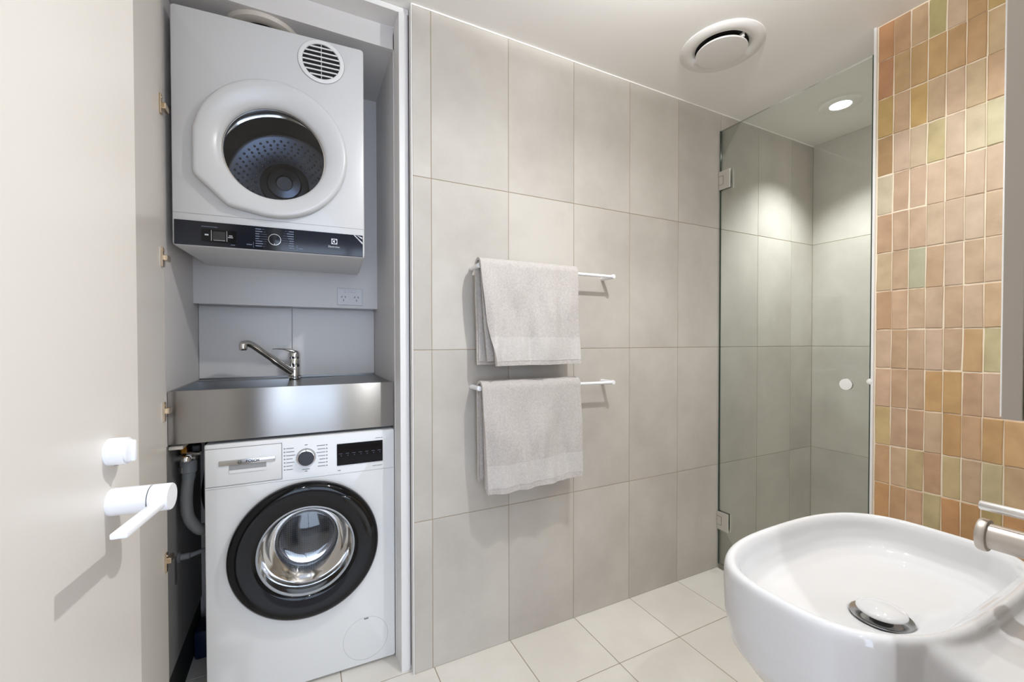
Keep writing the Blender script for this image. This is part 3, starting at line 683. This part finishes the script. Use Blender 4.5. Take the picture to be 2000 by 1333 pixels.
MB().tube([(-.742, .235, .468), (-.700, .26, .470)], [.008, .006], 10).build('lever', M['rubber'], V2, smooth=40)
box('metal_strip', (LX, LX + .004, .185, .193, .405, .490), M['steel_in'], V2)
ob = MB().box(-.770, -.705, .42, .53, 0, .105, bev=.012).build('detergent_pack', M['blue'], None, (-.735, .475, 0), smooth=40); tag(ob, 'dark blue pack on the cupboard floor behind the washing machine', 'pack')

# ================================================================== BATHROOM DOOR
az = R(82.8); DD = Vector((math.cos(az), math.sin(az), 0)); DN = Vector((math.sin(az), -math.cos(az), 0))
hp = Vector((-.643, -.719, .95))
def dpt(s, n, z): return tuple(Vector((hp.x, hp.y, 0)) + DD * s + DN * n + Vector((0, 0, z)))
def dbox(s0, s1, n0, n1, z0, z1, bev=0.):
    me = MB().box(s0, s1, n0, n1, z0, z1, bev=bev).mesh('b')
    mm = Matrix(((DD.x, DN.x, 0, hp.x), (DD.y, DN.y, 0, hp.y), (0, 0, 1, 0), (0, 0, 0, 1)))
    me.transform(mm); me.flip_normals() if mm.determinant() < 0 else None
    return me
bd = link('door_1', dbox(-.655, .0755, -.036, 0, .008, 2.06, .0015), M['door'], None, (hp.x, hp.y, 0), 40)
tag(bd, 'off-white bathroom door standing open at the left edge', 'door', kind='structure')
def lathe_n(prof, s, z, seg=40, close=(False, True)):
    """lathe about the door normal"""
    rs = []
    for r, n in prof:
        rs.append([dpt(s + r * math.cos(2 * math.pi * i / seg), n, z + r * math.sin(2 * math.pi * i / seg)) for i in range(seg)])
    return MB().rings(rs, *close)
hd = lathe_n([(.0178, 0), (.0178, .0008), (.0170, .0010), (.0172, .0020), (.0180, .0026), (.0180, .0430), (.0172, .0434), (.0172, .0444), (.0180, .0450), (.0180, .0655), (.0172, .0668), (.001, .0670)], 0, .951).build('door_handle', M['handle_white'], bd, smooth=35)
link('lever', dbox(-.112, -.008, .0470, .0640, .9415, .9485, .0018), M['handle_white'], hd, smooth=40)
lathe_n([(.0176, .0436), (.0176, .0442)], 0, .951).build('shadow_gap', M['black_matt'], hd)
lk = lathe_n([(.0178, 0), (.0172, .0008), (.0172, .0014), (.0180, .0018), (.0180, .0190), (.0172, .0200), (.0150, .0200), (.0150, .0230), (.0140, .0235), (.001, .0235)], -.003, 1.019).build('privacy_lock', M['handle_white'], bd, smooth=35)
link('thumb_turn', dbox(-.0065, .0005, .0230, .0285, 1.005, 1.033, .0018), M['handle_white'], lk, smooth=40)
me = MB().lathe([(.0028, -.0004), (.0001, -.0004)], (0, 0, 0), seg=12, close=(False, True)).mesh('h'); me.transform(Matrix.Translation(dpt(-.003, .0072, 1.019 - .0180))); link('grub_screw', me, M['black_matt'], lk)

# ================================================================== TOWEL RAILS AND TOWELS
def rail(z0, z1, label):
    t = thing('towel_rail', label, 'towel rail', (.45, 0, (z0 + z1) / 2), 'white towel rails on the grey tiled wall')
    a, b_ = (.150, -.07, z0), (.751, -.07, z1)
    MB().tube([a, b_], .0062, 20).build('bar', M['handle_white'], t, smooth=50)
    for p in (a, b_):
        MB().lathe([(.0085, 0), (.0085, .066), (.0092, .068), (.0092, .0765), (.0078, .0785), (.001, .079)], (p[0], 0, p[2]), 'y', 24, (True, True)).build('post', M['handle_white'], t, smooth=40)
rail(1.433, 1.434, 'upper slim white towel rail on the grey tiled wall')
rail(.998, .993, 'lower slim white towel rail on the grey tiled wall')

def sheet(fn, nu, nv, thick, name, material, parent):
    """fn(u,v)->point of a cloth sheet, u,v in 0..1; thickened along its own normal"""
    P = [[Vector(fn(i / nu, j / nv)) for i in range(nu + 1)] for j in range(nv + 1)]
    def nrm(i, j):
        a = P[j][min(i + 1, nu)] - P[j][max(i - 1, 0)]; b = P[min(j + 1, nv)][i] - P[max(j - 1, 0)][i]
        n = a.cross(b); return n.normalized() if n.length else Vector((0, -1, 0))
    bm = bmesh.new()
    A = [[bm.verts.new(P[j][i] + nrm(i, j) * thick / 2) for i in range(nu + 1)] for j in range(nv + 1)]
    B = [[bm.verts.new(P[j][i] - nrm(i, j) * thick / 2) for i in range(nu + 1)] for j in range(nv + 1)]
    for j in range(nv):
        for i in range(nu):
            bm.faces.new((A[j][i], A[j][i + 1], A[j + 1][i + 1], A[j + 1][i]))
            bm.faces.new((B[j][i], B[j + 1][i], B[j + 1][i + 1], B[j][i + 1]))
    for j in range(nv):
        bm.faces.new((A[j][0], A[j + 1][0], B[j + 1][0], B[j][0])); bm.faces.new((A[j][nu], B[j][nu], B[j + 1][nu], A[j + 1][nu]))
    for i in range(nu):
        bm.faces.new((A[0][i], B[0][i], B[0][i + 1], A[0][i + 1])); bm.faces.new((A[nv][i], A[nv][i + 1], B[nv][i + 1], B[nv][i]))
    bmesh.ops.recalc_face_normals(bm, faces=bm.faces[:])
    me = bpy.data.meshes.new(name); bm.to_mesh(me); bm.free()
    return link(name, me, material, parent, smooth=60)

def towel(label, zr, xl, xr, zf, zb, bl, br_, band, seed, tilt=0.):
    """zr rail height; front hangs to zf, its left edge drifts to bl at the hem and right to br_; back hangs to zb"""
    t = thing('towel', label, 'towel', ((xl + xr) / 2, -.07, min(zf, zb)), 'folded grey towels on the rails')
    yb = -.07; r0 = .0135
    off = Vector((seed * 3.1, seed * 1.7, 0))
    def wave(x, s, amp):
        return amp * (noise.noise(Vector((x * 13, s * 1.1, 0)) + off) * 1.0 + .4 * noise.noise(Vector((x * 26, s * 2.2, 4)) + off))
    def drape(rad, zlo_f, zlo_b, xl0, xr0, dl_, dr_, dlb, amp, hang, skew=0.):
        Lf = zr - zlo_f; Lb = zr - zlo_b; arc = math.pi * rad; tot = Lf + arc + Lb
        def fn(u, v):
            s = v * tot
            if s < Lf:                                   # front, from hem upward
                d = (Lf - s) / Lf; z = zr - (Lf - s)
                x = (xl0 + dl_ * d ** 1.2) * (1 - u) + (xr0 + dr_ * d) * u
                y = yb - rad - hang * d ** 1.3 + wave(x, d, amp) * min(1, d * 2.2)
                z += tilt * (u - .5) * d + skew * (1 - u) * d
            elif s < Lf + arc:
                a = (s - Lf) / rad; x = xl0 * (1 - u) + xr0 * u
                y = yb - rad * math.cos(a); z = zr + rad * math.sin(a)
            else:
                d = (s - Lf - arc) / Lb; z = zr - (s - Lf - arc)
                x = (xl0 + dlb * d) * (1 - u) + (xr0 + .002 * d) * u
                y = yb + rad - .002 * d + wave(x, d + 7, amp * .5) * min(1, d * 2)
                y = min(y, -.006)
            return (x, y, z)
        return fn, Lf / tot
    f0, _ = drape(r0 + .0005, zf + .016, zb + .012, xl + .006, xr - .006, (bl - xl) * .45, br_ - xr - .01, .002, .003, .004)
    sheet(f0, 44, 70, .008, 'inner_fold', M['towel'], t)
    f1, k = drape(r0 + .0115, zf, zb, xl, xr, bl - xl, br_ - xr, .004, .030, .018)
    sheet(f1, 64, 90, .009, 'outer_fold', M['towel'], t)
    # flat woven band above the front hem, hem lip below it
    b0, b1 = band
    def fb(u, v):
        d = (b0 + (b1 - b0) * v); p = Vector(f1(-.001 + u * 1.002, d * k)); q = Vector(f1(u, d * k + .004)); rgt = Vector(f1(min(1, u + .02), d * k)) - Vector(f1(max(0, u - .02), d * k))
        n = rgt.cross(q - p); n.normalize()
        if n.y > 0: n = -n
        return p + n * .0030
    sheet(fb, 64, 14, .0052, 'woven_band', M['towel_band'], t)
    return t
towel('light grey folded towel on the upper rail', 1.433, .146, .556, 1.079, 1.081, .193, .553, (.045, .285), 1.0, 0.0)
towel('light grey folded towel on the lower rail', .996, .152, .568, .632, .660, .172, .562, (.055, .27), 2.3, .02)

# ================================================================== CEILING VENT
VC = (1.076, -.327, H)
vt = thing('ceiling_vent', 'round white exhaust vent in the ceiling outside the shower', 'vent', VC)
MB().lathe([(.152, 0), (.152, -.003), (.146, -.007), (.128, -.012), (.110, -.011), (.097, -.002), (.094, .0)], VC, seg=72).build('outer_ring', M['white_trim'], vt, smooth=50)
MB().lathe([(.100, -.0010), (.001, -.0010)], VC, seg=48, close=(False, True)).build('duct_opening', M['dark'], vt)
MB().lathe([(.060, -.0115), (.090, -.014), (.0935, -.018), (.0920, -.0215), (.060, -.0235), (.001, -.024)], VC, seg=64, close=(True, True)).build('centre_disc', M['white_trim'], vt, smooth=40)
box('bracket', (VC[0] - .004, VC[0] + .004, VC[1] - .096, VC[1] - .080, H - .016, H - .001), M['white_trim'], vt)

# ================================================================== SHOWER SCREEN
ss = thing('shower_screen', 'frameless clear glass shower door hinged on the grey tiled wall', 'shower screen', (XG + .005, -.32, 0))
gx0, gx1 = XG + .001, XG + .009; gy0, gy1 = -.6425, -.006
gp = MB()
gp.box(gx0, gx1, gy0, gy1, .024, 2.2290)
gp.build('glass_pane', M['glass'], ss)
MB().box(gx0, gx1, gy0 - .003, gy0, .022, 2.2305).box(gx0, gx1, gy1, gy1 + .003, .022, 2.2305).build('glass_edge', M['glass_edge'], ss)
MB().box(gx0 + .003, gx1 - .003, gy0, gy1, 2.2290, 2.2305).build('glass_top_edge', mat('glass_top', srgb(150, 162, 152), .2), ss)
box('bottom_seal', (gx0 - .002, gx1 + .002, gy0, gy1, .003, .024), M['seal'], ss, .002)
for z0, z1 in ((1.929, 2.022), (.204, .296)):
    hg = box('hinge', (XG - .007, XG, -.064, -.002, z0, z1), M['nickel_light'], ss, .001)
    zc = (z0 + z1) / 2
    MB().box(XG - .0078, XG - .0068, -.028, -.0268, zc - .022, zc + .022).box(XG - .0078, XG - .0068, -.028, -.002, zc + .021, zc + .022).box(XG - .0078, XG - .0068, -.028, -.002, zc - .022, zc - .021).build('hinge_groove', M['print_black'], hg)
    box('hinge_back', (XG + .010, XG + .017, -.064, -.002, z0, z1), M['chrome'], ss, .001)
kb = MB().lathe([(.012, 0), (.012, -.012), (.0215, -.014), (.0225, -.018), (.0225, -.026), (.0215, -.0275), (.001, -.028)], (gx0, -.578, .997), 'x', 32, (False, True)).build('knob', M['white_trim'], ss, smooth=40)
MB().lathe([(.0218, -.0272), (.0225, -.026), (.0228, -.018)], (gx0, -.578, .997), 'x', 32).build('knob_rim', M['chrome'], kb, smooth=40)
MB().lathe([(.001, -.006), (.009, -.004), (.012, .004), (.012, .012)], (XG - .002, -.6455, 1.012), 'x', 20, (True, True)).build('door_stop', M['white_trim'], ss, smooth=50)

# ================================================================== BASIN
BX, BY = .366, -1.128
bs = thing('wash_basin', 'glossy white wall-hung basin with rounded bowl at lower right', 'basin', (BX, YF, .66))
def sring(a, b, z, n0=2.75, cx=BX, cy=BY, seg=96):
    out = []
    for i in range(seg):
        t = 2 * math.pi * i / seg; c, s = math.cos(t), math.sin(t); n = n0 * (1.45 if (c > 0 and s < 0) else 1.0)
        out.append((cx + a * math.copysign(abs(c) ** (2 / n), c), cy + b * math.copysign(abs(s) ** (2 / n), s), z))
    return out
prof = [(.10, .05, .655, 2.2), (.165, .088, .662, 2.4), (.205, .114, .684, 2.6), (.226, .129, .715, 2.75), (.2335, .1345, .755, 2.8), (.2350, .1355, .800, 2.8), (.2345, .1352, .818, 2.8), (.2325, .1336, .8255, 2.8), (.2285, .1300, .8295, 2.8), (.2240, .1260, .8300, 2.8), (.2195, .1220, .8270, 2.8), (.2150, .1180, .8200, 2.8),
        (.2110, .1145, .806, 2.8), (.2060, .1105, .791, 2.75), (.1980, .1045, .7795, 2.7), (.181, .093, .7715, 2.6), (.145, .073, .7640, 2.4), (.100, .053, .7580, 2.2), (.062, .043, .7545, 2.0)]
mb = MB()
rr_ = []
for a, b_, z, n_ in prof:
    rr_.append(sring(a, b_ * 1.06, z, n_, BX, BY - (.014 * max(0, (.80 - z) / .05) if (z < .80 and a < .21 and z > .70 and prof.index((a, b_, z, n_)) > 8) else 0)))
dc = (BX - .008, BY - .020)
rr_.append([(dc[0] + .038 * math.cos(2 * math.pi * i / 96), dc[1] + .038 * math.sin(2 * math.pi * i / 96), .7515) for i in range(96)])
rr_.append([(dc[0] + .036 * math.cos(2 * math.pi * i / 96), dc[1] + .036 * math.sin(2 * math.pi * i / 96), .7450) for i in range(96)])
mb.rings(rr_, True, True)
# ledge at the wall
lw = []
for y, hw, zt_, zb_ in ((YF + .0005, .150, .8090, .675), (YF + .04, .150, .8090, .672), (-1.300, .151, .8092, .670), (-1.284, .153, .8105, .668), (-1.272, .156, .8140, .668), (-1.262, .159, .8200, .668), (-1.254, .162, .8250, .668), (-1.245, .165, .8200, .668)):
    r = .016; sec = []
    for cx, cz, a in ((hw - r, zt_ - r, 0), (-hw + r, zt_ - r, 90), (-hw + r * 2, zb_ + r * 2, 180), (hw - r * 2, zb_ + r * 2, 270)):
        for k in range(6):
            t = R(a + 90 * k / 5); q = r if a < 180 else 2 * r
            sec.append((BX + cx + q * math.cos(t), y, cz + q * math.sin(t)))
    lw.append(sec)
mb.rings(lw, True, True)
me = mb.mesh('basin_raw')
tmp = bpy.data.objects.new('tmp', me); COL.objects.link(tmp)
rm = tmp.modifiers.new('r', 'REMESH'); rm.mode = 'VOXEL'; rm.voxel_size = .0025
sm = tmp.modifiers.new('s', 'SMOOTH'); sm.iterations = 9; sm.factor = .5
dg = bpy.context.evaluated_depsgraph_get(); me2 = bpy.data.meshes.new_from_object(tmp.evaluated_get(dg))
bpy.data.objects.remove(tmp); bpy.data.meshes.remove(me)
link('bowl', me2, M['ceramic'], bs, smooth=180)
wr_ = MB().lathe([(.0385, .7530), (.0375, .7542), (.0330, .7528), (.0255, .7480), (.0235, .742)], (dc[0], dc[1], 0), seg=48).build('waste_ring', mat('satin_waste', srgb(176, 177, 178), .22, 1.), bs, smooth=60)
MB().lathe([(.014, .743), (.014, .7570), (.022, .7575)], (dc[0], dc[1], 0), seg=32).build('waste_stem', M['steel_in'], wr_, smooth=50)
MB().lathe([(.010, .7570), (.0285, .7590), (.0305, .7608), (.0302, .7626), (.026, .7660), (.014, .7686), (.001, .7696)], (dc[0], dc[1], 0), seg=48, close=(True, True)).build('waste_cap', M['ceramic'], wr_, smooth=60)

# basin mixer
bt = thing('basin_mixer', 'brushed nickel basin mixer with horizontal spout and pin lever', 'tap', (.366, -1.322, .8085))
MB().lathe([(.026, 0), (.026, .003), (.0205, .006), (.0205, .128), (.019, .131), (.001, .132)], (.366, -1.322, .8075), seg=36, close=(True, True)).build('body', M['nickel'], bt, smooth=40)
MB().lathe([(.0158, -.005), (.0158, .058), (.0198, .0595), (.0206, .062), (.0206, .0665), (.0196, .0690), (.0170, .0700), (.001, .0700)], (.366, -1.315, .9165), 'y', 36, (True, True)).build('spout_back', M['nickel'], bt) if False else None
sp = [[(.366 + r * math.cos(2 * math.pi * i / 36), y, .9165 + r * math.sin(2 * math.pi * i / 36)) for i in range(36)] for r, y in ((.0158, -1.322), (.0158, -1.2565), (.0196, -1.2555), (.0204, -1.2535), (.0204, -1.2485), (.0194, -1.2465), (.0165, -1.2460), (.0155, -1.2475), (.001, -1.2475))]
MB().rings(sp, True, True).build('spout', M['nickel'], bt, smooth=40)
MB().tube([(.366, -1.326, .9405), (.366, -1.326, .953)], .009, 16).build('lever_hub', M['nickel'], bt, smooth=40)
MB().tube([(.366, -1.330, .9535), (.366, -1.2475, .9535), (.366, -1.2465, .9535)], [.0058, .0058, .0050], 16).build('lever', M['nickel_light'], bt, smooth=50)

# mirror cabinet
mc = thing('mirror_cabinet', 'grey side of the mirror cabinet above the basin at right edge', 'cabinet', (.70, YF, 1.075))
box('body', (.30, 1.10, YF, -1.298, 1.0755, 2.02), M['cabinet_grey'], mc, .0015)
box('mirror_door', (.30, 1.10, -1.2965, -1.2805, 1.0755, 2.02), M['cabinet_grey'], mc, .001)
box('mirror_face', (.302, 1.098, -1.2805, -1.2790, 1.078, 2.018), M['mirror'], mc)
